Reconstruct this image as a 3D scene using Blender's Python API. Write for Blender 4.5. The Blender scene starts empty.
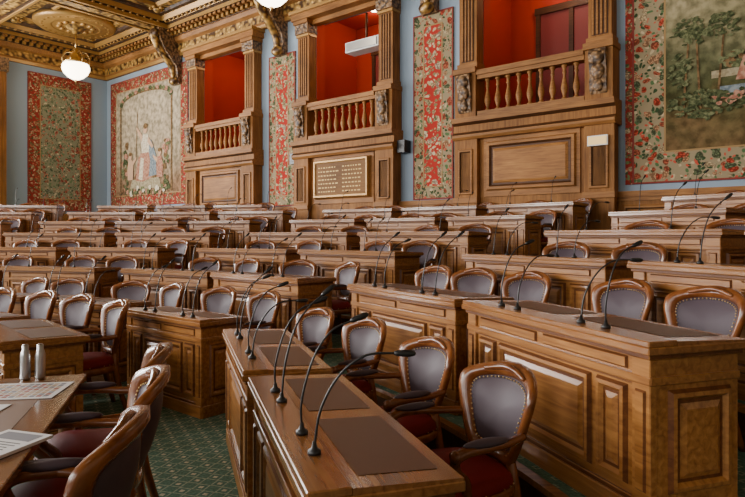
import bpy, bmesh, math, random
from mathutils import Matrix, Vector
random.seed(7)
PI=math.pi
# ---------------------------------------------------------------- materials
def nt(name):
    m=bpy.data.materials.new(name); m.use_nodes=True
    t=m.node_tree; b=t.nodes['Principled BSDF']
    return m,t,b
def plain(name,c,rough=.5,metal=0,spec=.5,emit=None,es=0):
    m,t,b=nt(name)
    b.inputs['Base Color'].default_value=(*c,1); b.inputs['Roughness'].default_value=rough
    b.inputs['Metallic'].default_value=metal; b.inputs['Specular IOR Level'].default_value=spec
    if emit: b.inputs['Emission Color'].default_value=(*emit,1); b.inputs['Emission Strength'].default_value=es
    return m
def ramp(t,stops,interp='LINEAR'):
    r=t.nodes.new('ShaderNodeValToRGB'); r.color_ramp.interpolation=interp
    e=r.color_ramp.elements
    while len(e)<len(stops): e.new(.5)
    for i,(p,c) in enumerate(stops):
        e[i].position=p; e[i].color=(*c,1)
    return r
def coords(t,scale=(1,1,1),kind='Object'):
    tc=t.nodes.new('ShaderNodeTexCoord'); mp=t.nodes.new('ShaderNodeMapping')
    mp.inputs['Scale'].default_value=scale
    t.links.new(tc.outputs[kind],mp.inputs['Vector']); return mp
def noise(t,vec,scale,detail=4,dist=0):
    n=t.nodes.new('ShaderNodeTexNoise'); n.inputs['Scale'].default_value=scale
    n.inputs['Detail'].default_value=detail; n.inputs['Distortion'].default_value=dist
    t.links.new(vec.outputs[0],n.inputs['Vector']); return n
def mixc(t,f,a,b,mode='MIX'):
    m=t.nodes.new('ShaderNodeMix'); m.data_type='RGBA'; m.blend_type=mode
    for sock,val in ((0,f),(6,a),(7,b)):
        if isinstance(val,(int,float)): m.inputs[sock].default_value=val
        elif isinstance(val,tuple): m.inputs[sock].default_value=(*val,1)
        else: t.links.new(val,m.inputs[sock])
    return m.outputs[2]
def wood(name,c1,c2,rough=.32,stretch=(1.5,22,22),coat=.25,var=.25,spec=.5):
    m,t,b=nt(name)
    mp=coords(t,stretch); n=noise(t,mp,1.6,6,.6)
    mp2=coords(t,(1,1,1)); n2=noise(t,mp2,1.3,3)
    r=ramp(t,[(.25,c1),(.75,c2)]); t.links.new(n.outputs[0],r.inputs[0])
    r2=ramp(t,[(.3,(.68,.66,.64)),(.7,(1.12,1.1,1.08))]); t.links.new(n2.outputs[0],r2.inputs[0])
    c=mixc(t,1.0,r.outputs[0],r2.outputs[0],'MULTIPLY')
    oi=t.nodes.new('ShaderNodeObjectInfo')
    r3=ramp(t,[(0,(1-var,1-var,1-var)),(1,(1,1,1))]); t.links.new(oi.outputs['Random'],r3.inputs[0])
    c=mixc(t,1.0,c,r3.outputs[0],'MULTIPLY')
    t.links.new(c,b.inputs['Base Color'])
    b.inputs['Roughness'].default_value=rough; b.inputs['Specular IOR Level'].default_value=spec
    b.inputs['Coat Weight'].default_value=coat; b.inputs['Coat Roughness'].default_value=.16
    bp=t.nodes.new('ShaderNodeBump'); bp.inputs['Strength'].default_value=.06
    t.links.new(n.outputs[0],bp.inputs['Height']); t.links.new(bp.outputs[0],b.inputs['Normal'])
    return m
def floral(name,base,cols,scale=4.0,thr=.34,leaf=(.05,.10,.04)):
    m,t,b=nt(name)
    mp=coords(t); n=noise(t,mp,3.0,2)
    vm=t.nodes.new('ShaderNodeVectorMath'); vm.operation='MULTIPLY_ADD'
    t.links.new(n.outputs[1],vm.inputs[0]); vm.inputs[1].default_value=(.25,.25,.25)
    t.links.new(mp.outputs[0],vm.inputs[2])
    def vor(s,feat='F1'):
        v=t.nodes.new('ShaderNodeTexVoronoi'); v.inputs['Scale'].default_value=s; v.feature=feat
        t.links.new(vm.outputs[0],v.inputs['Vector']); return v
    v1=vor(scale); v2=vor(scale*2.1); v3=vor(scale*5)
    lm=ramp(t,[(.4,(1,1,1)),(.5,(0,0,0))]); t.links.new(v2.outputs['Distance'],lm.inputs[0])
    sep=t.nodes.new('ShaderNodeSeparateColor'); t.links.new(v2.outputs['Color'],sep.inputs[0])
    lsel=ramp(t,[(.0,leaf),(.3,tuple(x*2.2 for x in leaf)),(.5,base),(.7,cols[0]),(.85,cols[1])],'CONSTANT'); t.links.new(sep.outputs[0],lsel.inputs[0])
    c=mixc(t,lm.outputs[0],base,lsel.outputs[0])
    fm=ramp(t,[(thr-.04,(1,1,1)),(thr+.04,(0,0,0))]); t.links.new(v1.outputs['Distance'],fm.inputs[0])
    sep2=t.nodes.new('ShaderNodeSeparateColor'); t.links.new(v1.outputs['Color'],sep2.inputs[0])
    fs=ramp(t,[(i/len(cols),cc) for i,cc in enumerate(cols)],'CONSTANT'); t.links.new(sep2.outputs[1],fs.inputs[0])
    pet=ramp(t,[(.1,(1.25,1.2,1.15)),(.6,(.35,.32,.3))]); t.links.new(v3.outputs['Distance'],pet.inputs[0])
    fl=mixc(t,1.0,fs.outputs[0],pet.outputs[0],'MULTIPLY')
    c=mixc(t,fm.outputs[0],c,fl)
    t.links.new(c,b.inputs['Base Color']); b.inputs['Roughness'].default_value=.9
    b.inputs['Specular IOR Level'].default_value=.1
    return m
def scenic(name,stops,amp=.35,z0=2.6,z1=7.0):
    m,t,b=nt(name)
    mp=coords(t); n=noise(t,mp,1.3,8,.5); n2=noise(t,mp,7,6)
    sp=t.nodes.new('ShaderNodeSeparateXYZ'); t.links.new(mp.outputs[0],sp.inputs[0])
    mr=t.nodes.new('ShaderNodeMapRange'); mr.inputs[1].default_value=z0; mr.inputs[2].default_value=z1
    t.links.new(sp.outputs[2],mr.inputs[0])
    ma=t.nodes.new('ShaderNodeMath'); ma.operation='MULTIPLY_ADD'
    t.links.new(n.outputs[0],ma.inputs[0]); ma.inputs[1].default_value=amp
    t.links.new(mr.outputs[0],ma.inputs[2])
    ms=t.nodes.new('ShaderNodeMath'); ms.operation='SUBTRACT'; t.links.new(ma.outputs[0],ms.inputs[0]); ms.inputs[1].default_value=amp*.5
    r=ramp(t,stops); t.links.new(ms.outputs[0],r.inputs[0])
    r2=ramp(t,[(.35,(.5,.5,.46)),(.65,(1.15,1.12,1.1))]); t.links.new(n2.outputs[0],r2.inputs[0])
    c=mixc(t,1.0,r.outputs[0],r2.outputs[0],'MULTIPLY')
    t.links.new(c,b.inputs['Base Color']); b.inputs['Roughness'].default_value=.9
    b.inputs['Specular IOR Level'].default_value=.1
    return m
def mottled(name,c1,c2,scale=14):
    m,t,b=nt(name); mp=coords(t); n=noise(t,mp,scale,5)
    r=ramp(t,[(.4,c1),(.6,c2)]); t.links.new(n.outputs[0],r.inputs[0]); t.links.new(r.outputs[0],b.inputs['Base Color'])
    b.inputs['Roughness'].default_value=.9; b.inputs['Specular IOR Level'].default_value=.1
    return m
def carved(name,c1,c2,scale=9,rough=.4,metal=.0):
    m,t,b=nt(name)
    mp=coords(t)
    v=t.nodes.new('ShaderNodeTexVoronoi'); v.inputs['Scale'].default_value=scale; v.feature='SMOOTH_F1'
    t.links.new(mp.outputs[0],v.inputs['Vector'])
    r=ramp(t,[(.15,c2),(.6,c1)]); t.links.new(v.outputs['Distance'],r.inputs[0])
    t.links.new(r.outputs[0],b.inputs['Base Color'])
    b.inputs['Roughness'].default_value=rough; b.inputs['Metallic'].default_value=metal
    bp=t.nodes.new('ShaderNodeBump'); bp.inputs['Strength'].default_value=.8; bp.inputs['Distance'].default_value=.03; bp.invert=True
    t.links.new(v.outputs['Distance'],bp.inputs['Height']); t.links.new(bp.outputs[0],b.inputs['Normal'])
    return m
def carpet():
    m,t,b=nt('green_carpet')
    mp=coords(t); 
    mp.inputs['Rotation'].default_value=(0,0,.4)
    v=t.nodes.new('ShaderNodeTexVoronoi'); v.inputs['Scale'].default_value=9; v.inputs['Randomness'].default_value=.0; v.distance='MANHATTAN'
    t.links.new(mp.outputs[0],v.inputs['Vector'])
    n=noise(t,mp,60,3)
    r=ramp(t,[(0,(.52,.50,.36)),(.16,(.52,.50,.36)),(.2,(.09,.17,.13)),(.42,(.12,.22,.17)),(.46,(.42,.45,.32)),(.56,(.11,.20,.15))])
    t.links.new(v.outputs['Distance'],r.inputs[0])
    r2=ramp(t,[(.3,(.6,.6,.6)),(.7,(1.2,1.2,1.2))]); t.links.new(n.outputs[0],r2.inputs[0])
    c=mixc(t,1.0,r.outputs[0],r2.outputs[0],'MULTIPLY')
    t.links.new(c,b.inputs['Base Color']); b.inputs['Roughness'].default_value=.95; b.inputs['Specular IOR Level'].default_value=.1
    return m
M_desk=wood('desk_oak',(.22,.073,.015),(.54,.245,.065),rough=.34,coat=.2,spec=.4)
M_groove_shade=wood('desk_oak_groove_shade',(.09,.026,.007),(.22,.075,.018),rough=.45,coat=.05,spec=.3)  # darker copy of the desk oak, paints crevice shade into the grooves
M_top=wood('desk_top_oak',(.19,.066,.016),(.42,.18,.052),rough=.22,coat=.65,spec=.5)
M_leather_in=plain('writing_leather',(.10,.045,.025),.42,spec=.35)
M_wall=wood('panelling_oak',(.17,.064,.015),(.36,.16,.042),rough=.6,stretch=(14,14,1.2),coat=0,var=.1,spec=.2)
M_wallh=wood('panelling_oak_rail',(.19,.072,.017),(.40,.18,.048),rough=.55,coat=0,var=.1,spec=.25)
M_dark=wood('dark_oak_and_groove_shade',(.05,.018,.005),(.12,.045,.014),rough=.5,coat=0,spec=.25)  # dark timber parts, and crevice shade painted into panel recesses
M_chair=wood('chair_mahogany',(.13,.032,.008),(.35,.12,.03),rough=.26,stretch=(8,8,8),coat=.3,spec=.4)
M_leather=plain('back_leather',(.070,.050,.062),.5,spec=.2)
M_seat=plain('seat_leather',(.20,.012,.012),.55,spec=.15)
M_brass=plain('brass',(.6,.42,.18),.3,1)
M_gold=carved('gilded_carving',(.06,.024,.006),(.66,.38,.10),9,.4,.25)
M_gold2=plain('gilt_moulding',(.38,.20,.05),.4,.3)
M_gilt_dull=plain('dull_gilt_band',(.30,.18,.07),.6,spec=.2)
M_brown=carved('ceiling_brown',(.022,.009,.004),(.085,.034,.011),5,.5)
M_carve=carved('carved_oak',(.045,.02,.008),(.34,.19,.085),16,.5)
M_blue=plain('blue_wall',(.27,.34,.42),.8,spec=.2)
M_red=plain('red_wall',(.45,.04,.016),.75,spec=.2)
M_reddark=plain('red_door',(.2,.018,.01),.6)
M_black=plain('black_plastic',(.012,.012,.013),.4)
M_white=plain('white_metal',(.7,.7,.68),.5)
M_paper=plain('paper',(.75,.75,.76),.8)
M_steel=plain('steel',(.42,.42,.42),.3,1)
M_globe=plain('lamp_glass',(.9,.85,.75),.3,emit=(1,.84,.6),es=11)
M_board=wood('inscription_board',(.15,.068,.016),(.22,.10,.026),var=0,coat=0,rough=.6,spec=.2)
M_ink=plain('inscription_gilt',(.6,.38,.12),.5,.1,spec=.3)
M_glass=plain('window_glass',(.6,.7,.8),.1)
M_cream=plain('plaster',(.45,.37,.27),.8)
F_red=floral('tapestry_red_border',(.24,.03,.022),[(.48,.36,.22),(.42,.12,.07),(.5,.4,.25),(.28,.2,.1),(.48,.25,.14)],8,.42,(.06,.075,.03))
F_cream=floral('tapestry_floral',(.28,.22,.13),[(.45,.07,.04),(.48,.37,.22),(.4,.11,.06),(.12,.15,.08),(.48,.27,.15)],7,.44,(.035,.06,.025))
F_redc=floral('tapestry_crimson_centre',(.36,.03,.022),[(.52,.43,.27),(.48,.34,.2),(.38,.32,.18),(.52,.42,.3),(.24,.24,.13)],5.5,.4,(.18,.16,.08))
F_green=floral('tapestry_verdure',(.20,.20,.13),[(.42,.13,.09),(.45,.38,.25),(.19,.23,.14),(.45,.27,.17),(.3,.31,.2)],7,.42,(.05,.075,.035))
F_scene=scenic('tapestry_figure_field',[(0,(.20,.10,.05)),(.18,(.28,.18,.11)),(.4,(.38,.30,.20)),(.75,(.44,.36,.25)),(1,(.34,.28,.19))],.3)
F_land=scenic('tapestry_landscape',[(0,(.16,.10,.045)),(.12,(.13,.095,.04)),(.24,(.075,.075,.03)),(.36,(.12,.12,.06)),(.48,(.25,.22,.12)),(.75,(.36,.30,.18)),(1,(.24,.22,.12))],.6,z0=3.0,z1=7)
M_carpet=carpet()
# ---------------------------------------------------------------- mesh builder
def catmull(pts,n=6,closed=False):
    P=[Vector(p) for p in pts]; out=[]; N=len(P)
    rng=N if closed else N-1
    for i in range(rng):
        if closed: a,b,c,d=P[(i-1)%N],P[i],P[(i+1)%N],P[(i+2)%N]
        else: a,b,c,d=P[max(i-1,0)],P[i],P[i+1],P[min(i+2,N-1)]
        for k in range(n):
            t=k/n
            out.append(.5*((2*b)+(c-a)*t+(2*a-5*b+4*c-d)*t*t+(3*b-a-3*c+d)*t**3))
    if not closed: out.append(P[-1])
    return out
class MB:
    def __init__(s): s.v=[];s.f=[];s.m=[];s.s=[];s.mats=[];s.M=Matrix()
    def mi(s,mat):
        if mat not in s.mats: s.mats.append(mat)
        return s.mats.index(mat)
    def add(s,vs,fs,mat,smooth=False):
        o=len(s.v); k=s.mi(mat)
        s.v+=[s.M@Vector(p) for p in vs]
        for f in fs: s.f.append([o+i for i in f]); s.m.append(k); s.s.append(smooth)
    def box(s,x0,x1,y0,y1,z0,z1,mat):
        s.add([(x0,y0,z0),(x1,y0,z0),(x1,y1,z0),(x0,y1,z0),(x0,y0,z1),(x1,y0,z1),(x1,y1,z1),(x0,y1,z1)],
         [(0,3,2,1),(4,5,6,7),(0,1,5,4),(1,2,6,5),(2,3,7,6),(3,0,4,7)],mat)
    def prism(s,prof,x0,x1,mat,mats=None):
        n=len(prof); vs=[(x0,a,b) for a,b in prof]+[(x1,a,b) for a,b in prof]
        for i in range(n):
            j=(i+1)%n
            s.add([vs[i],vs[j],vs[n+j],vs[n+i]],[(0,1,2,3)],mats[i] if mats else mat)
        s.add(vs,[tuple(range(n)),tuple(range(2*n-1,n-1,-1))],mat)
    def tube(s,pts,mat,n=8,sq=(1,1),cap=True):
        P=[Vector(p[:3]) for p in pts]; R=[p[3] for p in pts]
        t=(P[1]-P[0]).normalized(); up=Vector((1,0,0)) if abs(t.x)<.9 else Vector((0,0,1))
        a=(up-t*up.dot(t)).normalized(); vs=[];fs=[]
        for i,p in enumerate(P):
            t=(P[min(i+1,len(P)-1)]-P[max(i-1,0)]).normalized()
            a=(a-t*a.dot(t)).normalized(); b=t.cross(a)
            for k in range(n):
                an=2*PI*k/n; vs.append(p+a*math.cos(an)*R[i]*sq[0]+b*math.sin(an)*R[i]*sq[1])
        for i in range(len(P)-1):
            for k in range(n):
                l=(k+1)%n; fs.append((i*n+k,i*n+l,(i+1)*n+l,(i+1)*n+k))
        if cap: fs.append(tuple(range(n-1,-1,-1))); fs.append(tuple((len(P)-1)*n+k for k in range(n)))
        s.add(vs,fs,mat,True)
    def lathe(s,prof,mat,c=(0,0,0),n=12,sx=1,sy=1):
        vs=[];fs=[]
        for r,z in prof:
            for k in range(n):
                an=2*PI*k/n; vs.append((c[0]+r*sx*math.cos(an),c[1]+r*sy*math.sin(an),c[2]+z))
        for i in range(len(prof)-1):
            for k in range(n):
                l=(k+1)%n; fs.append((i*n+k,i*n+l,(i+1)*n+l,(i+1)*n+k))
        fs.append(tuple(range(n-1,-1,-1))); fs.append(tuple((len(prof)-1)*n+k for k in range(n)))
        s.add(vs,fs,mat,True)
    def ball(s,c,rx,ry,rz,mat,nu=8,nv=5):
        prof=[(math.sin(PI*i/nv),-math.cos(PI*i/nv)) for i in range(nv+1)]
        prof[0]=(.02,-1);prof[-1]=(.02,1)
        M=s.M; s.M=M@Matrix.Translation(c)@Matrix.Diagonal((rx,ry,rz,1))
        s.lathe(prof,mat,n=nu); s.M=M
    def panel(s,x0,x1,z0,z1,y,prof,mats,fill=True):
        L=[]
        for ins,out in prof:
            L.append([(x0+ins,y-out,z0+ins),(x1-ins,y-out,z0+ins),(x1-ins,y-out,z1-ins),(x0+ins,y-out,z1-ins)])
        for i in range(len(L)-1):
            m=mats[i] if isinstance(mats,list) else mats
            for k in range(4):
                l=(k+1)%4
                s.add([L[i][k],L[i][l],L[i+1][l],L[i+1][k]],[(0,1,2,3)],m)
        if fill: s.add(L[-1],[(0,1,2,3)],mats[-1] if isinstance(mats,list) else mats)
    def mesh(s,name,bevel=0,recalc=True):
        me=bpy.data.meshes.new(name); me.from_pydata([tuple(p) for p in s.v],[],s.f)
        for m in s.mats: me.materials.append(m)
        for p,k,sm in zip(me.polygons,s.m,s.s): p.material_index=k; p.use_smooth=sm
        bm=bmesh.new(); bm.from_mesh(me)
        if recalc: bmesh.ops.recalc_face_normals(bm,faces=bm.faces)
        if bevel:
            es=[e for e in bm.edges if len(e.link_faces)==2 and not e.link_faces[0].smooth and e.calc_face_angle(0)>1.2]
            bmesh.ops.bevel(bm,geom=es,offset=bevel,segments=1,affect='EDGES',clamp_overlap=True)
        bm.to_mesh(me); bm.free(); me.update()
        return me
    def obj(s,name,mat=None,bevel=0,recalc=True):
        return put(name,s.mesh(name,bevel,recalc),mat)
def put(name,me,mat=None):
    o=bpy.data.objects.new(name,me); bpy.context.scene.collection.objects.link(o)
    if mat is not None: o.matrix_world=mat
    return o
# ---------------------------------------------------------------- frames
RM=Matrix.Translation((-10.04,22.7,0))@Matrix.Rotation(math.atan2(-.631,.776),4,'Z')
XR=31.0; YB=-23.0; ZC=8.5
PC=Vector((-6.6,.8,0))
def polar(r,a,z=0):
    a=math.radians(a); return Vector((PC.x+r*math.cos(a),PC.y+r*math.sin(a),z))
def pm(r,a,z=0,extra=0,sx=1,sz=1):
    return Matrix.Translation(polar(r,a,z))@Matrix.Rotation(math.radians(a-90+extra),4,'Z')@Matrix.Diagonal((sx,1,sz,1))
def wallray(a):
    a=math.radians(a); ds=math.cos(a)*.776-math.sin(a)*.631; dy=math.cos(a)*.631+math.sin(a)*.776
    q=RM.inverted()@PC; r=1e9
    if ds>1e-6: r=min(r,(XR-q.x)/ds)
    if ds<-1e-6: r=min(r,-q.x/ds)
    if dy>1e-6: r=min(r,-q.y/dy)
    if dy<-1e-6: r=min(r,(YB-q.y)/dy)
    return r-.01
# ---------------------------------------------------------------- room shell
OPEN_Z0,OPEN_Z1=3.9,7.1
BAYS=[7.3,12.2,17.1,25.9]
b=MB()
xs=0.0
for c in BAYS:
    b.box(xs,c-1.15,0,.3,0,ZC,M_blue); b.box(c-1.15,c+1.15,0,.3,0,OPEN_Z0,M_blue); b.box(c-1.15,c+1.15,0,.3,OPEN_Z1,ZC,M_blue)
    xs=c+1.15
b.box(xs,XR,0,.3,0,ZC,M_blue)
b.obj('wall_main',RM)
b=MB(); b.box(-.3,0,YB,.3,0,ZC,M_blue); b.obj('wall_left',RM)
b=MB(); b.box(XR,XR+.3,YB,.3,0,ZC,M_cream); b.obj('wall_right',RM)
b=MB(); b.box(-.3,XR+.3,YB-.3,YB,0,ZC,M_cream); b.obj('wall_back',RM)
b=MB(); b.box(-.3,XR+.3,YB-.3,.3,-.2,0,M_carpet); b.obj('floor',RM)
b=MB(); b.box(-.3,XR+.3,YB-.3,.3,ZC,ZC+.2,M_brown); b.obj('ceiling',RM)
# ceiling beams and coffers
b=MB()
bx=[-.1,4.7,9.75,14.65,19.6,24.4,29.2]; by=[.1,-4.5,-9.3,-14.1,-18.9,-23]
for x in bx[1:]:
    b.box(x-.35,x+.35,YB,0,8.12,ZC,M_brown)
    b.box(x-.38,x-.3,YB,0,8.08,8.2,M_gold2); b.box(x+.3,x+.38,YB,0,8.08,8.2,M_gold2)
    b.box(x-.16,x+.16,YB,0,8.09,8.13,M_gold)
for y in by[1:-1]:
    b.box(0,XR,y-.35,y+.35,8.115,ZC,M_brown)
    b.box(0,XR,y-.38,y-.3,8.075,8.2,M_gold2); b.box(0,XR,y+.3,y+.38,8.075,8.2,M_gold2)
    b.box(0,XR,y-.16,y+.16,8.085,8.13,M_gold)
def ceil_panel(x0,x1,y0,y1,z,prof,mats):
    L=[]
    for ins,out in prof: L.append([(x0+ins,y0+ins,z-out),(x1-ins,y0+ins,z-out),(x1-ins,y1-ins,z-out),(x0+ins,y1-ins,z-out)])
    for i in range(len(L)-1):
        for k in range(4):
            l=(k+1)%4; b.add([L[i][k],L[i][l],L[i+1][l],L[i+1][k]],[(0,1,2,3)],mats[i])
for i in range(len(bx)-1):
    for j in range(len(by)-1):
        x0,x1=bx[i]+.35,bx[i+1]-.35; y1,y0=by[j]-.35,by[j+1]+.35
        if i==0: x0=.75
        if j==0: y1=-.75
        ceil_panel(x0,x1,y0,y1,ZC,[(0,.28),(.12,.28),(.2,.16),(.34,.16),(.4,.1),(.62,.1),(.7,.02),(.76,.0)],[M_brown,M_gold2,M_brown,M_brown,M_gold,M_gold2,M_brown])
        ceil_panel(x0+.95,x1-.95,y0+.95,y1-.95,ZC,[(0,0),(.03,.06),(.1,.06),(.14,0)],[M_gold2,M_gold2,M_gold2])
        for cx in (x0+.5,x1-.5):
            for cy in (y0+.5,y1-.5):
                b.ball((cx,cy,8.38),.15,.15,.1,M_gold,10,5)
                for q in range(6): b.ball((cx+.2*math.cos(q*PI/3),cy+.2*math.sin(q*PI/3),8.39),.08,.08,.05,M_gold2,6,4)
        nx=int((x1-x0)/.22); ny=int((y1-y0)/.22)
        for q in range(1,nx):
            for cy in (y0+.06,y1-.06): b.ball((x0+q*(x1-x0)/nx,cy,8.21),.05,.05,.04,M_gold2,6,3)
        for q in range(1,ny):
            for cx in (x0+.06,x1-.06): b.ball((cx,y0+q*(y1-y0)/ny,8.21),.05,.05,.04,M_gold2,6,3)
b.obj('trim_ceiling_beams',RM)
def cornice(b,x0,x1):
    prof=[(0,7.35),(-.1,7.35),(-.12,7.45),(-.16,7.5),(-.16,7.72),(-.26,7.78),(-.3,7.9),(-.34,7.9),(-.34,8.05),(-.62,8.07),(-.62,8.18),(-.7,8.22),(-.8,8.36),(-.8,8.5),(0,8.5)]
    mats=[M_wallh,M_gold2,M_wallh,M_gold,M_wallh,M_wallh,M_wallh,M_brown,M_brown,M_gold2,M_brown,M_gold2,M_brown,M_brown,M_brown]
    b.prism(prof,x0,x1,M_wallh,mats)
    x=x0+.1
    while x<x1-.1:
        b.box(x,x+.1,-.44,-.34,7.92,8.04,M_gold2)
        b.box(x+.02,x+.14,-.58,-.44,8.0,8.065,M_wallh); x+=.22
b=MB(); cornice(b,0,XR)
b.M=Matrix.Rotation(PI/2,4,'Z'); cornice(b,YB,0); b.M=Matrix()
b.obj('trim_cornice',RM)
BH=1.6
b=MB()
WG=[M_wallh,M_wallh,M_dark]  # dark inner band paints shade into the moulding recess
def dado(b,x0,x1,z0=1.25):
    b.box(x0,x1,-.06,0,0,2.2,M_wall); b.box(x0,x1,-.12,0,2.2,2.3,M_wallh); b.box(x0,x1,-.09,0,2.13,2.2,M_wallh)
    n=max(1,int((x1-x0)/1.1)); w=(x1-x0)/n
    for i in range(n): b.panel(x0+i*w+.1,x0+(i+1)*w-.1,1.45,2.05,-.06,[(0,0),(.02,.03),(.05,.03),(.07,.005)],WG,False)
xs=0
for c in BAYS: dado(b,xs,c-BH); xs=c+BH
dado(b,xs,XR)
b.M=Matrix.Rotation(PI/2,4,'Z'); dado(b,-22,0); b.M=Matrix()
b.obj('trim_dado',RM)
# tiers
ROWS={1:(6.5,0.0),2:(7.9,.25),3:(9.3,.5),4:(10.65,.75),5:(12.0,1.0),6:(13.35,1.25),7:(14.75,1.47)}
def tier(i,a0,a1):
    r0,z=ROWS[i]; r0-=.12
    b=MB(); n=int((a1-a0)/2.0)
    zb=ROWS[i-1][1]
    for k in range(n):
        A=a0+(a1-a0)*k/n; B=a0+(a1-a0)*(k+1)/n
        ro=[min(ROWS[i+1][0]-.12 if i<6 else 99, wallray(t)) for t in (A,B)]
        p=[polar(r0,A),polar(r0,B),polar(ro[1],B),polar(ro[0],A)]
        if ro[0]<=r0 or ro[1]<=r0: continue
        T=[(q.x,q.y,z) for q in p]; Bo=[(q.x,q.y,zb if i<7 else 1.26) for q in p]
        b.add(T,[(0,3,2,1)] ,M_carpet)
        b.add([T[0],T[1],Bo[1],Bo[0]],[(0,1,2,3)],M_dark)
        e0,e1=polar(r0+.04,A),polar(r0+.04,B)
        f0,f1=polar(r0-.02,A),polar(r0-.02,B)
        b.add([(f0.x,f0.y,z+.004),(f1.x,f1.y,z+.004),(e1.x,e1.y,z+.004),(e0.x,e0.y,z+.004),
               (f0.x,f0.y,z-.03),(f1.x,f1.y,z-.03)],[(0,1,2,3),(0,1,5,4)],M_desk)
        if k in (0,n-1):
            q=(0,3) if k==0 else (1,2)
            b.add([T[q[0]],T[q[1]],(T[q[1]][0],T[q[1]][1],0),(T[q[0]][0],T[q[0]][1],0)],[(0,1,2,3)],M_dark)
    b.obj('floor_tier_%d'%i,recalc=False)
for i in range(2,7): tier(i,-10,146)
tier(7,72,122)
# ---------------------------------------------------------------- loggias
def turned(h):
    return [(.055,0),(.055,.05*h),(.03,.08*h),(.035,.14*h),(.062,.28*h),(.065,.36*h),(.045,.52*h),(.027,.66*h),(.03,.74*h),(.045,.78*h),(.03,.82*h),(.04,.93*h),(.055,.95*h),(.055,h)]
def loggia(c,kind):
    b=MB(); b.M=Matrix.Translation((c,0,0))
    d=2.0
    b.box(-1.5,1.5,d,d+.1,3.7,7.6,M_red); b.box(-1.6,-1.5,.3,d,3.7,7.6,M_red); b.box(1.5,1.6,.3,d,3.7,7.6,M_red)
    b.box(-1.6,1.6,.3,d,7.5,7.6,M_red); b.box(-1.6,1.6,.3,d,3.6,3.75,M_dark)
    b.box(-1.15,-1.14,0,.3,3.9,7.1,M_red); b.box(1.14,1.15,0,.3,3.9,7.1,M_red)
    b.box(-.75,.75,d-.05,d,3.75,6.6,M_reddark)
    for x in (-.78,0,.78): b.box(x-.05,x+.05,d-.1,d,3.75,6.65,M_dark)
    b.box(-.85,.85,d-.12,d,6.6,6.75,M_dark)
    b.obj('loggia_niche',RM)
    b=MB(); b.lathe([(.14,7.5),(.14,7.47),(.1,7.42),(.02,7.4)],M_globe,(c,1.0,0),14); b.obj('loggia_fill_fixture',RM)  # small glowing fixture added to go with the niche fill light
    L=bpy.data.lights.new('loggia_fill_light','POINT'); L.energy=30; L.color=(1,.82,.6); L.shadow_soft_size=.12  # point light added to brighten the loggia interior
    o=bpy.data.objects.new('loggia_fill_light',L); bpy.context.scene.collection.objects.link(o); o.matrix_world=RM@Matrix.Translation((c,1.0,7.2))
    b=MB(); b.M=Matrix.Translation((c,0,0))
    b.box(-BH,BH,-.24,0,1.25,3.85,M_wall)
    b.box(-1.0,1.0,-.27,-.24,2.3,3.55,M_wallh)
    b.panel(-.93,.93,2.42,3.42,-.27,[(0,0),(.03,.05),(.08,.05),(.12,.01),(.15,.01),(.2,.035)],[M_wallh,M_wallh,M_dark,M_dark,M_wallh,M_wallh])  # dark mid-profile bands deepen the panel crevices by colour
    for sx in (-1,1):
        x0,x1=sorted((sx*1.1,sx*1.64))
        b.box(x0,x1,-.36,-.24,1.25,3.5,M_wall)
        b.panel(x0+.09,x1-.09,2.35,3.3,-.36,[(0,0),(.02,.03),(.05,.03),(.07,.0)],[M_wallh,M_wallh,M_dark,M_wall])  # recess band coloured dark as crevice shade
        b.box(x0-.02,x1+.02,-.4,-.24,2.18,2.3,M_wallh)
        b.box(x0+.02,x1-.02,-.38,0,3.95,4.95,M_wall)
        xc=(x0+x1)/2
        b.box(x0-.0,x1+.0,-.44,-.0,4.86,4.98,M_wallh)
        b.prism([(-.38,4.05),(-.42,4.12),(-.44,4.25),(-.42,4.4),(-.46,4.6),(-.5,4.75),(-.47,4.84),(-.38,4.86)],xc-.15,xc+.15,M_carve)
        b.ball((xc,-.47,4.68),.14,.07,.13,M_carve,10,6); b.ball((xc,-.45,4.45),.12,.06,.16,M_carve,10,6); b.ball((xc,-.43,4.2),.1,.05,.12,M_carve,10,6)
        p0,p1=sorted((sx*1.15,sx*1.57))
        b.box(p0,p1,-.28,0,4.98,7.0,M_wall)
        w=(p1-p0)
        for k in range(4):
            b.box(p0+.06+k*(w-.12)/4+.01,p0+.06+(k+1)*(w-.12)/4-.025,-.305,-.28,5.15,6.65,M_wallh)
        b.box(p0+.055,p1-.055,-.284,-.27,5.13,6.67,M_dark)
        b.box(p0-.03,p1+.03,-.32,0,4.98,5.1,M_wallh)
        b.box(p0-.02,p1+.02,-.32,0,6.68,6.75,M_gold2)
        b.box(p0-.03,p1+.03,-.36,0,6.75,7.0,M_carve); b.box(p0-.05,p1+.05,-.4,0,7.0,7.1,M_wallh)
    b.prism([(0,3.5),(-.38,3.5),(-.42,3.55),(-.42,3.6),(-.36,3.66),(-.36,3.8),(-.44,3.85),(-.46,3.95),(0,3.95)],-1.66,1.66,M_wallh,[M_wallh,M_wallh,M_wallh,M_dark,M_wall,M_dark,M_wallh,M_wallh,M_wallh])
    b.box(-1.68,1.68,-.42,0,7.1,7.35,M_wallh); b.box(-1.72,1.72,-.48,0,7.26,7.35,M_gold2)
    b.box(-1.15,1.15,-.2,0,6.98,7.1,M_wallh)
    b.obj('loggia_surround',RM,bevel=.006)
    b=MB(); b.M=Matrix.Translation((c,0,0))
    b.box(-1.1,1.1,-.36,-.12,3.951,4.06,M_wallh); b.box(-1.1,1.1,-.36,-.12,4.72,4.8,M_wallh); b.box(-1.1,1.1,-.4,-.08,4.8,4.9,M_wallh)
    for k in range(9):
        b.lathe(turned(.66),M_wallh,(-.92+k*.23,-.24,4.06),10)
    b.obj('balustrade',RM)
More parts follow.
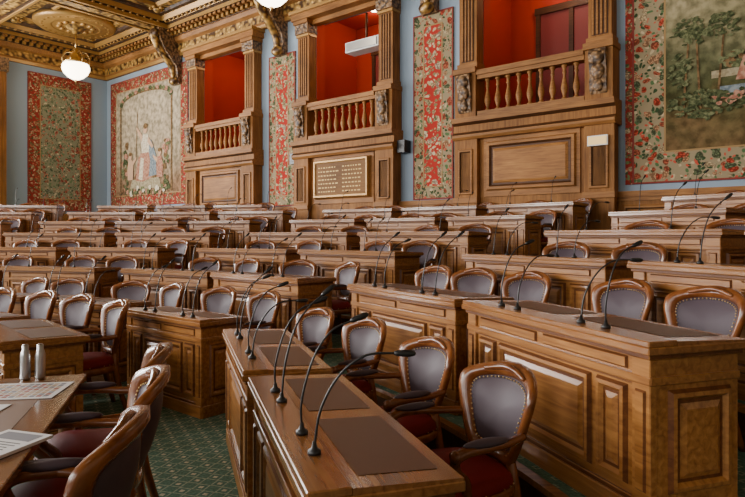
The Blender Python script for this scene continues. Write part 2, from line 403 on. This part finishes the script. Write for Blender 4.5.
for c,k in zip(BAYS,(0,1,2,0)): loggia(c,k)
# inscription board below middle loggia
b=MB(); b.box(11.35,13.05,-.36,-.325,2.5,3.36,M_board)
b.panel(11.3,13.1,2.45,3.4,-.36,[(0,-.02),(.02,.03),(.06,.03),(.08,0)],M_gold2,False)
for k in range(7):
    z=3.22-k*.1
    for col in (11.47,12.28):
        x=col
        while x<col+.6:
            w=random.uniform(.03,.09); b.box(x,x+w,-.366,-.36,z-.028,z,M_ink); x+=w+.04
b.obj('inscription_board',RM)
b=MB(); b.box(12.15,13.2,-.1,.25,6.05,6.3,M_white); b.box(12.2,13.15,-.13,-.1,6.08,6.27,M_steel)
b.tube([(12.67,.1,6.3,.03),(12.67,.1,6.99,.03)],M_dark); b.obj('ceiling_heater',RM)
for x,z in ((13.98,3.55),(10.4,3.55)):
    b=MB(); b.box(x-.1,x+.1,-.26,-.02,z-.14,z+.14,M_black); b.lathe([(.07,0),(.06,.02)],M_steel,(x,-.14,z+.14),10); b.box(x-.02,x+.02,-.02,0,z-.05,z+.05,M_black)
    b.obj('wall_speaker',RM)
b=MB(); b.box(18.28,18.64,-.42,-.365,3.12,3.3,M_white); b.box(18.3,18.62,-.43,-.42,3.14,3.28,plain('exit_sign_face',(.6,.42,.15),.5,emit=(1,.6,.2),es=.8)); b.obj('exit_light',RM)
for x in (4.75,9.75,14.65,19.6,24.2):
    b=MB(); P=[(0,6.45),(-.12,6.45),(-.2,6.55),(-.16,6.75),(-.22,7.0),(-.4,7.2),(-.62,7.45),(-.78,7.75),(-.86,8.0),(-.86,8.1),(0,8.1)]
    b.prism(P,x-.2,x+.2,M_carve)
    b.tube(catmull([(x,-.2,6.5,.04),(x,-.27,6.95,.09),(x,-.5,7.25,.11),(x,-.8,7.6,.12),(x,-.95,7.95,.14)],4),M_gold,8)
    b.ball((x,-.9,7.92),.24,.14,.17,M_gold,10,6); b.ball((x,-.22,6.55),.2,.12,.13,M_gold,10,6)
    b.obj('ceiling_bracket',RM)
# ---------------------------------------------------------------- tapestries
T_rim=plain('tapestry_rim',(.2,.03,.022),.9)
def tapestry(name,x0,x1,z0,z1,bw,mb,mc,rot=None,extra=None):
    b=MB()
    if rot is not None: b.M=rot
    b.box(x0,x1,-.03,-.002,z0,z1,mb)
    g=M_gilt_dull
    b.panel(x0,x1,z0,z1,-.03,[(0,0),(.0,.012),(.03,.012),(.03,.004),(bw-.03,.004),(bw-.03,.008),(bw,.008),(bw,.006)],[T_rim,T_rim,T_rim,mb,g,g,g,mc],True)
    if extra: extra(b)
    return b.obj(name,RM,recalc=True)
def flat(b,pts,y,mat):
    n=len(pts); b.add([(p[0],y,p[1]) for p in pts],[tuple(range(n))],mat)
def blob(b,x,z,rx,rz,y,mat,n=14,j=.0):
    flat(b,[(x+rx*math.cos(2*PI*k/n)*(1+random.uniform(-j,j)),z+rz*math.sin(2*PI*k/n)*(1+random.uniform(-j,j))) for k in range(n)],y,mat)
T_pink=mottled('weave_rose',(.28,.11,.07),(.44,.24,.16)); T_white=mottled('weave_ivory',(.46,.38,.26),(.66,.57,.43)); T_skin=plain('weave_skin',(.5,.3,.18),.9)
T_leafd=mottled('weave_dark_green',(.03,.038,.016),(.09,.10,.045),20); T_leaf=mottled('weave_green',(.07,.08,.035),(.17,.175,.085),20); T_trunk=mottled('weave_brown',(.09,.05,.022),(.2,.12,.055)); T_stone=mottled('weave_stone',(.25,.2,.12),(.38,.32,.2))
T_blue=mottled('weave_slate',(.12,.15,.17),(.24,.27,.28))
def figure(b):
    y=-.052; cx=2.75
    flat(b,[(cx-1.0,3.15),(cx+1.05,3.15),(cx+.9,3.5),(cx-.85,3.5)],y,T_stone)
    flat(b,[(cx-.75,3.5),(cx+.8,3.5),(cx+.6,3.75),(cx-.55,3.75)],y-.002,T_trunk)
    flat(b,[(cx-.6,3.45),(cx-.15,3.4),(cx+.4,3.5),(cx+.62,3.8),(cx+.45,4.2),(cx+.25,4.5),(cx-.1,4.5),(cx-.42,4.25),(cx-.55,3.85)],y-.004,T_pink)
    flat(b,[(cx+.25,3.55),(cx+.75,3.6),(cx+.7,4.3),(cx+.4,4.85),(cx+.22,4.6),(cx+.35,4.1)],y-.005,T_blue)
    flat(b,[(cx-.2,4.4),(cx+.27,4.4),(cx+.3,4.85),(cx+.18,5.05),(cx-.1,5.05),(cx-.22,4.8)],y-.006,T_white)
    flat(b,[(cx-.4,3.5),(cx-.15,3.45),(cx-.05,4.2),(cx-.25,4.25)],y-.007,T_white)
    blob(b,cx+.03,5.22,.12,.15,y-.008,T_skin); blob(b,cx+.05,5.33,.14,.1,y-.009,T_trunk)
    flat(b,[(cx-.12,4.98),(cx-.5,5.35),(cx-.56,5.3),(cx-.2,4.8)],y-.008,T_skin)
    flat(b,[(cx+.22,4.95),(cx+.55,4.6),(cx+.48,4.52),(cx+.18,4.75)],y-.008,T_skin)
    flat(b,[(cx-.6,4.2),(cx-.57,4.2),(cx-.47,5.9),(cx-.5,5.9)],y-.006,T_trunk)
    # attendant children and trophies at either side of the plinth
    for sx,mt in ((-1,T_skin),(1,T_pink)):
        q=cx+sx*.95
        flat(b,[(q-.17,3.5),(q+.17,3.5),(q+.2,3.95),(q+.1,4.22),(q-.12,4.22),(q-.2,3.9)],y-.0125,mt)
        blob(b,q,4.34,.1,.12,y-.0127,T_skin,12); blob(b,q,4.42,.11,.07,y-.0129,T_trunk,10)
        flat(b,[(q-sx*.12,4.15),(q-sx*.42,4.3),(q-sx*.42,4.22),(q-sx*.16,4.0)],y-.0128,T_skin)
    for k in range(24):
        blob(b,cx-1.2+k*.105+random.uniform(-.04,.04),3.05+random.uniform(-.08,.14),random.uniform(.07,.14),random.uniform(.06,.12),y-.0131-.0004*k,[T_leafd,T_pink,T_leaf,T_white][k%4],9,.25)
    for sx in (-1,1):
        for k in range(30): blob(b,cx+sx*random.uniform(1.15,1.5),random.uniform(3.1,4.8),random.uniform(.06,.14),random.uniform(.05,.12),y-.0004*k,[T_leafd,T_pink,T_leaf,T_trunk][k%4],9,.25)
    for sx in (-1,1): flat(b,[(cx+sx*1.6,3.0),(cx+sx*1.68,3.0),(cx+sx*1.68,6.3),(cx+sx*1.6,6.3)],y,T_trunk)
    pts=[(cx+1.66*math.cos(t),6.25+.4*math.sin(t)) for t in [PI*k/12 for k in range(13)]]
    pts+= [(cx+1.56*math.cos(t),6.2+.33*math.sin(t)) for t in [PI*k/12 for k in range(12,-1,-1)]]
    for k in range(12): flat(b,[pts[k],pts[k+1],pts[24-k],pts[25-k]],y-.003,T_trunk)
    for k in range(22):
        t=PI*k/21; blob(b,cx+1.6*math.cos(t),6.25+.38*math.sin(t),.1,.08,y-.004-.0003*k,[T_leafd,T_pink,T_leaf][k%3],8,.3)
tapestry('tapestry_figure',.35,5.3,2.55,7.15,.42,F_red,F_scene,extra=figure)
for x in (9.75,14.7):
    tapestry('tapestry_floral',x-.53,x+.53,2.32,6.5,.3,F_cream,F_redc)
tapestry('tapestry_verdure',-2.8,-.62,2.4,7.15,.42,F_red,F_green,rot=Matrix.Rotation(PI/2,4,'Z'))
def land(b):
    y=-.05
    cnt=[0]
    def clump(x,z,rx,rz,n,m,alt=None):
        for k in range(n):
            a=random.uniform(0,2*PI); q=math.sqrt(random.random()); cnt[0]+=1
            blob(b,x+rx*q*math.cos(a),z+rz*q*math.sin(a),random.uniform(.02,.07),random.uniform(.015,.045),y-.00005*cnt[0],m if random.random()<.65 else (alt or T_leaf),7,.4)
    flat(b,[(20.95,4.3),(21.3,4.3),(21.28,6.9),(20.97,6.9)],y,T_stone); flat(b,[(21.9,4.3),(22.2,4.3),(22.18,6.9),(21.92,6.9)],y,T_stone)
    flat(b,[(20.2,4.1),(23.3,4.1),(23.3,4.3),(20.2,4.22)],y-.0005,T_stone)
    flat(b,[(20.3,3.8),(23.3,3.75),(23.3,3.98),(20.3,3.95)],y-.0005,T_blue)
    for x,l in ((19.75,.1),(20.02,-.06),(20.25,.12)):
        flat(b,[(x,3.5),(x+.04,3.5),(x+.025+l,4.9),(x+l,4.9)],y-.001,T_trunk)
        clump(x+l,4.95,.24,.22,42,T_leafd)
    clump(20.05,3.7,.5,.24,140,T_leafd); clump(19.72,4.3,.17,.3,50,T_leaf,T_leafd)
    clump(20.9,3.72,.8,.16,130,T_leafd,T_pink); clump(22.4,4.1,.9,.5,160,T_leaf); clump(22.9,6,.5,.8,150,T_leafd)
    clump(20.65,4.36,.35,.12,60,T_leaf,T_trunk)
    flat(b,[(20.55,4.02),(20.95,4.0),(21.0,4.2),(20.8,4.42),(20.66,4.4)],y-.04,T_pink); blob(b,20.74,4.5,.06,.07,y-.041,T_skin,10); flat(b,[(20.9,4.0),(21.25,3.98),(21.2,4.1),(20.95,4.18)],y-.041,T_trunk)
tapestry('tapestry_landscape',18.95,23.9,2.42,7.3,.55,F_cream,F_land,extra=land)
b=MB(); b.box(18.83,18.945,-.04,0,2.42,7.3,F_red); b.obj('trim_tapestry_edge',RM)
b=MB(); b.M=Matrix.Rotation(PI/2,4,'Z')
for yy in (-4.3,-9.5,-15):
    b.box(yy-.4,yy+.75,-.3,0,1.25,7.35,M_wall); b.box(yy-.45,yy+.8,-.36,0,6.9,7.35,M_carve); b.panel(yy-.25,yy+.6,2.5,6.7,-.3,[(0,0),(.03,.03),(.08,.03),(.1,0)],M_wallh,False)
b.obj('trim_pilasters_left',RM)
# ---------------------------------------------------------------- windows (out of view; area lights at the panes act as daylight)
def window(n,M,w=2.2,h=4.6,zc=4.9,power=500):
    b=MB(); b.box(-w/2,w/2,-.04,-.02,zc-h/2,zc+h/2,M_glass)
    b.panel(-w/2-.2,w/2+.2,zc-h/2-.2,zc+h/2+.2,-.0,[(0,0),(.03,.14),(.17,.14),(.2,.03)],M_wallh,False)
    b.box(-.04,.04,-.08,-.02,zc-h/2,zc+h/2,M_wallh)
    for k in (1,2,3): b.box(-w/2,w/2,-.07,-.02,zc-h/2+k*h/4-.03,zc-h/2+k*h/4+.03,M_wallh)
    b.obj('window_%d'%n,RM@M)
    L=bpy.data.lights.new('window_daylight_%d'%n,'AREA'); L.shape='RECTANGLE'; L.size=w; L.size_y=h; L.energy=power; L.color=(1,.985,.96)
    o=bpy.data.objects.new('window_daylight_%d'%n,L); bpy.context.scene.collection.objects.link(o)
    o.matrix_world=RM@M@Matrix.Translation((0,-.2,zc))@Matrix.Rotation(math.radians(-90),4,'X')
k=1
for x,p in ((4,1100),(9,950),(14,750),(19,380),(24,220)): window(k,Matrix.Translation((x,YB,0))@Matrix.Rotation(PI,4,'Z'),power=p); k+=1
for y in (-7.2,-12.2,-17.7): window(k,Matrix.Translation((0,y,0))@Matrix.Rotation(PI/2,4,'Z'),power=1550); k+=1
# ---------------------------------------------------------------- lamps
def lamp(s,d):
    b=MB(); b.M=Matrix.Translation((s,-d,0))
    b.lathe([(1.25,8.5),(1.25,8.4),(1.15,8.33)],M_gold2,n=40)
    b.lathe([(1.15,8.34),(1.0,8.4),(.85,8.44)],M_brown,n=40)
    b.lathe([(.87,8.44),(.8,8.34),(.7,8.32),(.66,8.4)],M_gold2,n=36)
    b.lathe([(.66,8.4),(.5,8.4),(.35,8.34),(.2,8.2),(.08,8.12)],M_gold,n=32)
    for k in range(28):
        a=2*PI*k/28; b.ball((1.0*math.cos(a),1.0*math.sin(a),8.37),.085,.085,.06,M_gold2,6,4)
    for k in range(12):
        a=2*PI*k/12; b.ball((.5*math.cos(a),.5*math.sin(a),8.33),.15,.09,.06,M_gold2,6,4)
    b.tube([(0,0,8.15,.025),(0,0,7.5,.025)],M_brass,8)
    b.lathe([(.03,7.65),(.1,7.6),(.06,7.52),(.16,7.42),(.3,7.3),(.4,7.2),(.42,7.14),(.3,7.1)],M_brass,n=20)
    for k in range(8):
        a=2*PI*k/8; b.tube(catmull([(.1*math.cos(a),.1*math.sin(a),7.5,.015),(.3*math.cos(a),.3*math.sin(a),7.5,.015),(.44*math.cos(a),.44*math.sin(a),7.3,.015),(.42*math.cos(a),.42*math.sin(a),7.14,.012)],4),M_brass,6)
    b.lathe([(.38,7.14),(.42,7.05),(.42,6.95),(.36,6.82),(.24,6.7),(.1,6.63),(.03,6.62)],M_globe,n=24)
    b.lathe([(.02,6.63),(.05,6.6),(.03,6.56),(.01,6.5)],M_brass,n=10)
    b.obj('globe_ceiling_lamp',RM)
for s,d in ((2.15,2.15),(11.9,2.3),(21.8,2.3),(2.15,12),(11.9,12),(21.8,12)): lamp(s,d)
# ---------------------------------------------------------------- desk
DD=.5; L0=1.6; H=.8
def desk_mesh():
    b=MB(); h=L0/2
    b.box(-h,h,-.012,.05,0,.1,M_desk); b.box(-h+.005,h-.005,-.004,.05,.1,.125,M_groove_shade)
    b.box(-h+.01,h-.01,.01,.05,.12,.735,M_desk)
    for s in (-1,1):
        x0,x1=sorted((s*h,s*(h-.05)))
        b.box(x0,x1,.012,DD-.02,0.0,.735,M_desk)
        xx=sorted((s*(h+.012),s*(h-.03))); b.box(xx[0],xx[1],.0,DD-.02,0,.1,M_desk)
        x0,x1=sorted((s*(h+.005),s*(h-.1)))
        b.box(x0,x1,-.008,.03,.1,.735,M_desk)
        b.panel(x0+.022,x1-.022,.17,.6,-.008,[(0,0),(.008,.01),(.02,.01)],[M_groove_shade,M_desk,M_desk])
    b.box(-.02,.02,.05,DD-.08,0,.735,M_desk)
    b.box(-h-.01,h+.01,-.014,.03,.625,.66,M_desk); b.box(-h-.004,h+.004,-.006,.03,.612,.625,M_groove_shade)
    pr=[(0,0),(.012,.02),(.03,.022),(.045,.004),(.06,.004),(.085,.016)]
    G=[M_groove_shade,M_desk,M_desk,M_groove_shade,M_desk,M_desk]
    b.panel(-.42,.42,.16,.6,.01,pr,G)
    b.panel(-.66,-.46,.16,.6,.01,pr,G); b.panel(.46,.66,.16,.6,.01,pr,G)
    sp=[(0,0),(.008,.012),(.016,.012)]; SG=[M_groove_shade,M_desk,M_desk]
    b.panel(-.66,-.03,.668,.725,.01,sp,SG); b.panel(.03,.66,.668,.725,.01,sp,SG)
    for s in (-1,1):
        M=b.M; b.M=Matrix.Rotation(s*PI/2,4,'Z')
        b.panel(*( (.09,DD-.07) if s>0 else (-DD+.07,-.09)),.16,.6,-h,pr,G)
        b.box(*( (-.01,DD-.02) if s>0 else (-DD+.02,.01)),-h-.012,-h+.02,.625,.66,M_desk)
        b.M=M
    b.box(-h-.015,h+.015,-.022,DD-.01,.735,.758,M_groove_shade)
    b.box(-h-.035,h+.035,-.042,DD+.02,.758,.79,M_top)
    b.box(-h-.03,h+.03,-.037,.115,.79,.815,M_top)
    b.prism([(.115,.788),(.115,.81),(DD+.015,.797),(DD+.015,.788)],-h-.028,h+.028,M_top)
    for x in (-.4,.4):
        sl=lambda y:.81-.013*(y-.115)/.4
        y0,y1=.16,.46
        b.add([(x-.33,y0,sl(y0)+.002),(x+.33,y0,sl(y0)+.002),(x+.33,y1,sl(y1)+.002),(x-.33,y1,sl(y1)+.002)],[(0,1,2,3)],M_leather_in)
    return b.mesh('councillor_desk',bevel=.004)
ME_desk=desk_mesh()
# ---------------------------------------------------------------- chair
def chair_mesh():
    b=MB()
    outer=[(0,.47),(.12,.47),(.17,.51),(.215,.61),(.25,.71),(.272,.80),(.262,.87),(.19,.91),(.10,.935),(0,.945)]
    inner=[(0,.53),(.09,.533),(.135,.565),(.172,.645),(.20,.725),(.214,.79),(.198,.835),(.14,.858),(.07,.87),(0,.873)]
    def full(h):
        c=catmull([(p[0],p[1],0) for p in h],3); c=[(p.x,p.y) for p in c]
        return c+[(-x,z) for x,z in c[-2:0:-1]]
    O,I=full(outer),full(inner); N=len(O)
    def Y(u,v): return .215+.27*(v-.47)-1.3*u*u
    def loop(A,off): return [(u,Y(u,v)+off,v) for u,v in A]
    mid=[((o[0]+i[0])/2,(o[1]+i[1])/2) for o,i in zip(O,I)]
    loops=[loop(I,.016),loop(mid,.03),loop(O,.018),loop(O,-.012),loop(mid,-.03),loop(I,-.012)]
    vs=[p for l in loops for p in l]; fs=[]
    for i in range(6):
        j=(i+1)%6
        for k in range(N):
            l=(k+1)%N; fs.append((i*N+k,i*N+l,j*N+l,j*N+k))
    b.add(vs,fs,M_chair,True)
    for sgn in (-1,1):
        vs=[];fs=[]; R=[1.0,.93,.75,.5,.25]
        for r in R:
            for u,v in I:
                uu=u*r; vv=.71+(v-.71)*r
                vs.append((uu,Y(uu,vv)+sgn*(.006+.028*(1-r**2.5)),vv))
        vs.append((0,Y(0,.71)+sgn*.034,.71))
        for i in range(len(R)-1):
            for k in range(N):
                l=(k+1)%N; fs.append((i*N+k,i*N+l,(i+1)*N+l,(i+1)*N+k))
        for k in range(N): fs.append(((len(R)-1)*N+k,(len(R)-1)*N+(k+1)%N,len(vs)-1))
        b.add(vs,fs,M_leather,True)
    for k in range(0,N):
        u,v=I[k]; b.ball((u*.95,Y(u*.95,v)-.02,.71+(v-.71)*.95),.0055,.0055,.0055,M_brass,5,3)
    b.tube(catmull([(-.15,Y(.15,.9)-.03,.895,.01),(-.07,Y(.07,.92)-.035,.915,.016),(0,Y(0,.92)-.037,.925,.018),(.07,Y(.07,.92)-.035,.915,.016),(.15,Y(.15,.9)-.03,.895,.01)],4),M_chair,6)
    for s in (-1,1):
        arm=[(s*.232,Y(.232,.66)-.0,.655,.02),(s*.275,.08,.655,.021),(s*.3,-.04,.662,.023),(s*.3,-.15,.66,.025),(s*.29,-.2,.63,.024),(s*.277,-.185,.57,.02),(s*.262,-.13,.51,.02),(s*.255,-.12,.43,.024)]
        b.tube(catmull(arm,5),M_chair,8)
        b.ball((s*.295,-.205,.645),.028,.026,.03,M_chair,8,6)
        b.ball((s*.297,-.05,.685),.034,.12,.02,M_leather,10,6)
        b.tube(catmull([(s*.23,-.21,.40,.035),(s*.25,-.245,.3,.032),(s*.24,-.235,.15,.019),(s*.25,-.26,.04,.018),(s*.255,-.275,.0,.024)],4),M_chair,8)
        b.tube(catmull([(s*.13,Y(.13,.5),.53,.022),(s*.16,.2,.42,.026),(s*.18,.22,.25,.024),(s*.2,.29,.0,.019)],4),M_chair,8)
    def sring(k,z):
        out=[]
        for i in range(28):
            a=2*PI*i/28; c,s_=math.cos(a),math.sin(a)
            x=math.copysign(abs(c)**.5,c); y=math.copysign(abs(s_)**.5,s_)
            yy=-.02+y*.245*k; w=.25-.045*(yy+.02)/.245
            out.append((x*w*k,yy,z))
        return out
    def stack(rings,mat):
        vs=[p for r in rings for p in r]; n=28; fs=[]
        for i in range(len(rings)-1):
            for k in range(n):
                l=(k+1)%n; fs.append((i*n+k,i*n+l,(i+1)*n+l,(i+1)*n+k))
        fs.append(tuple(range(n))); fs.append(tuple((len(rings)-1)*n+k for k in range(n)))
        b.add(vs,fs,mat,True)
    stack([sring(.9,.345),sring(1.0,.35),sring(1.03,.37),sring(1.03,.4),sring(.98,.41)],M_chair)
    stack([sring(.98,.405),sring(1.0,.425),sring(.97,.455),sring(.85,.475),sring(.5,.485),sring(.1,.487)],M_seat)
    for i in range(28):
        p=sring(1.01,.418)[i]; b.ball(p,.005,.005,.005,M_brass,5,3)
    return b.mesh('councillor_armchair')
ME_chair=chair_mesh()
def mic_mesh(k):
    b=MB()
    b.lathe([(.022,0),(.022,.012),(.01,.02),(.006,.04)],M_black,n=10)
    P=[[(0,0,.02,.0045),(0,.0,.12,.0045),(0,.04,.26,.004),(0,.1,.35,.004),(0,.17,.385,.004)],
       [(0,0,.02,.0045),(.0,.02,.14,.0045),(.01,.08,.25,.004),(.02,.16,.31,.004),(.02,.25,.315,.004)],
       [(0,0,.02,.0045),(0,.015,.16,.0045),(-.01,.06,.30,.004),(-.02,.12,.38,.004),(-.02,.18,.43,.004)]][k]
    c=catmull(P,5); b.tube(c,M_black,6)
    e=Vector(c[-1][:3]); d=(e-Vector(c[-3][:3])).normalized()
    pts=[]
    for t,r in ((0,.006),(.012,.0095),(.03,.0112),(.055,.0112),(.066,.008),(.07,.003)): q=e+d*t; pts.append((q.x,q.y,q.z,r))
    b.tube(pts,M_black,8)
    return b.mesh('gooseneck_microphone')
ME_mic=[mic_mesh(k) for k in range(3)]
def chair_at(r,a,z,extra=0,sz=1): put('councillor_armchair',ME_chair,pm(r,a,z,extra,1,sz))
def desk_at(row,ac,L,nm,chairs=True,r=None):
    rr,z=ROWS[row]; 
    if r: rr=r
    put('councillor_desk',ME_desk,pm(rr,ac,z,0,L/L0))
    offs=[-.47,-.29,.29,.47] if nm==4 else [-.4,.4]
    for o in offs:
        M=pm(rr,ac,z)@Matrix.Translation((o*L/L0,.05,.815))@Matrix.Rotation(random.uniform(-.35,.35),4,'Z')
        put('gooseneck_microphone',random.choice(ME_mic),M)
    if chairs:
        for o in (-1,1):
            da=math.degrees(.4*L/L0/(rr+.87)); chair_at(rr+.87+random.uniform(-.03,.04),ac+o*da+random.uniform(-.25,.25),z,random.uniform(-16,16))
def desk_free(x,y,rot,L,sy,mics,z=0):
    M=Matrix.Translation((x,y,z))@Matrix.Rotation(math.radians(rot-90),4,'Z')
    put('councillor_desk',ME_desk,M@Matrix.Diagonal((L/L0,sy,1,1)))
    for o,k,r in mics: put('gooseneck_microphone',ME_mic[k],M@Matrix.Translation((o,.05,.815))@Matrix.Rotation(r,4,'Z'))
def span(row,a0,a1,nm,gap,r=None,chairs=True,n=None):
    rr=r or ROWS[row][0]
    arc=math.radians(a1-a0)*rr; n=n or max(1,round(arc/1.85)); w=arc/n
    for k in range(n):
        desk_at(row,a0+(k+.5)*(a1-a0)/n,w-gap,nm,chairs,r)
# row 1
desk_free(-.36,2.27,18,1.34,.84,[(-.37,0,0),(-.2,2,.1),(.22,0,-.1),(.42,1,-.2)])
desk_free(-.85,3.74,18,1.38,.84,[(-.45,0,0),(-.27,2,.2),(.25,0,0),(.42,1,.1)])
desk_free(-1.86,5.3,50,1.2,.85,[(-.37,0,0),(-.2,2,.1),(.25,0,-.1),(.4,2,-.2)])
for a,r,e in ((15.9,7.27,10),(22.2,7.26,6),(29.4,7.28,4),(35.6,7.28,2)): chair_at(r,a,0,e,.93)
for a,e in ((43.5,0),(49.5,5)): chair_at(7.36,a,0,e)
span(1,52.5,65.5,4,.1); span(1,65.8,79,2,.1)
# row 2
desk_at(2,18.2,1.62,4,False); desk_at(2,30.6,1.5,4,False)
for a,e in ((18.2,4),(22.6,0),(29.0,4),(33.2,8),(37.2,-2)): chair_at(8.85,a,.25,e)
span(2,42.2,66,4,.12); span(2,69,93,2,.12)
for row,nm in ((3,4),(4,2),(5,2),(6,2)):
    span(row,12,36.6,nm,.28); span(row,41.8,66,nm,.28); span(row,69.3,93,nm,.28)
    if row>4: span(row,95.5,110,nm,.28)
span(7,74.5,92.5,2,.28); span(7,95.5,108,2,.28)
# inner row 0
for a in (42.8,57.5,71.5): put('councillor_desk',ME_desk,pm(5.2,a,0,0,.72))
for a in (46,52.5,59,65.5): chair_at(5.98,a,0,random.uniform(-8,8))
# ---------------------------------------------------------------- clerks' table, left
TM=Matrix.Translation((-1.62,3.4,0))@Matrix.Rotation(math.radians(17),4,'Z')
b=MB()
b.box(-1.25,0,-3,0,.685,.72,M_top); b.box(-1.2,-.05,-2.95,-.05,.62,.685,M_desk)
b.add([(-1.12,-2.9,.7215),(-.13,-2.9,.7215),(-.13,-.13,.7215),(-1.12,-.13,.7215)],[(0,1,2,3)],plain('table_leather',(.16,.075,.03),.4,spec=.35))
for x in (-1.17,-.08):
    for y in (-2.9,-1.5,-.1):
        b.tube(catmull([(x,y,.62,.04),(x,y,.5,.035),(x,y,.42,.045),(x,y,.1,.025),(x,y,.0,.03)],3),M_desk,10)
b.obj('clerks_table',TM,bevel=.004)
for (x,y),e in (((-1.07,1.85),-8),((-1.2,2.43),4),((-1.38,3.0),0)):
    put('councillor_armchair',ME_chair,Matrix.Translation((x,y,0))@Matrix.Rotation(math.radians(-72.5+e),4,'Z'))
def paper(x,y,w,h,a,name='paper_sheet',mat=M_paper):
    b=MB(); b.box(-w/2,w/2,-h/2,h/2,0,.003,mat); b.obj(name,Matrix.Translation((x,y,.7225))@Matrix.Rotation(a,4,'Z'))
PR1=plain('print_red',(.35,.10,.07),.8); PR2=plain('print_tan',(.5,.36,.24),.8); PR3=plain('print_grey',(.22,.22,.25),.8)
def chart(x,y,a):
    b=MB(); b.box(-.24,.24,-.16,.16,0,.003,M_paper)
    for i in range(14):
        for j in range(8):
            x0=-.215+i*.031; y0=-.135+j*.034; b.box(x0,x0+.024,y0,y0+.026,.003,.0036,random.choice((PR1,PR2,PR3,PR2)))
    b.obj('seating_chart',Matrix.Translation((x,y,.7225))@Matrix.Rotation(a,4,'Z'))
chart(-1.8,3.0,.15); paper(-1.76,2.68,.21,.15,.1)
def booklet(x,y,a):
    b=MB(); b.box(-.11,.11,-.15,.15,0,.012,M_paper); b.box(-.085,.085,.06,.13,.012,.0127,PR3)
    for k in range(7): b.box(-.085,.085-random.uniform(0,.05),.03-k*.022,.035-k*.022,.012,.0127,M_black)
    b.obj('printed_booklet',Matrix.Translation((x,y,.7225))@Matrix.Rotation(a,4,'Z'))
booklet(-1.38,2.2,-.3)
for x,y in ((-1.88,3.25),(-1.81,3.27)):
    b=MB(); b.lathe([(.024,0),(.026,.01),(.026,.13),(.02,.155),(.017,.16),(.017,.185),(.012,.19)],M_steel,n=16); b.obj('steel_flask',Matrix.Translation((x,y,.7225)))
# ---------------------------------------------------------------- world & camera
w=bpy.data.worlds.new('world'); bpy.context.scene.world=w; w.use_nodes=True
w.node_tree.nodes['Background'].inputs[0].default_value=(.6,.7,.8,1); w.node_tree.nodes['Background'].inputs[1].default_value=.5
cam=bpy.data.cameras.new('camera'); co=bpy.data.objects.new('camera',cam); bpy.context.scene.collection.objects.link(co)
co.location=(0,0,1.5); co.rotation_euler=(PI/2,0,0); cam.lens=29.0; cam.sensor_width=36; cam.shift_y=-.0168
cam.clip_start=.05
bpy.context.scene.camera=co
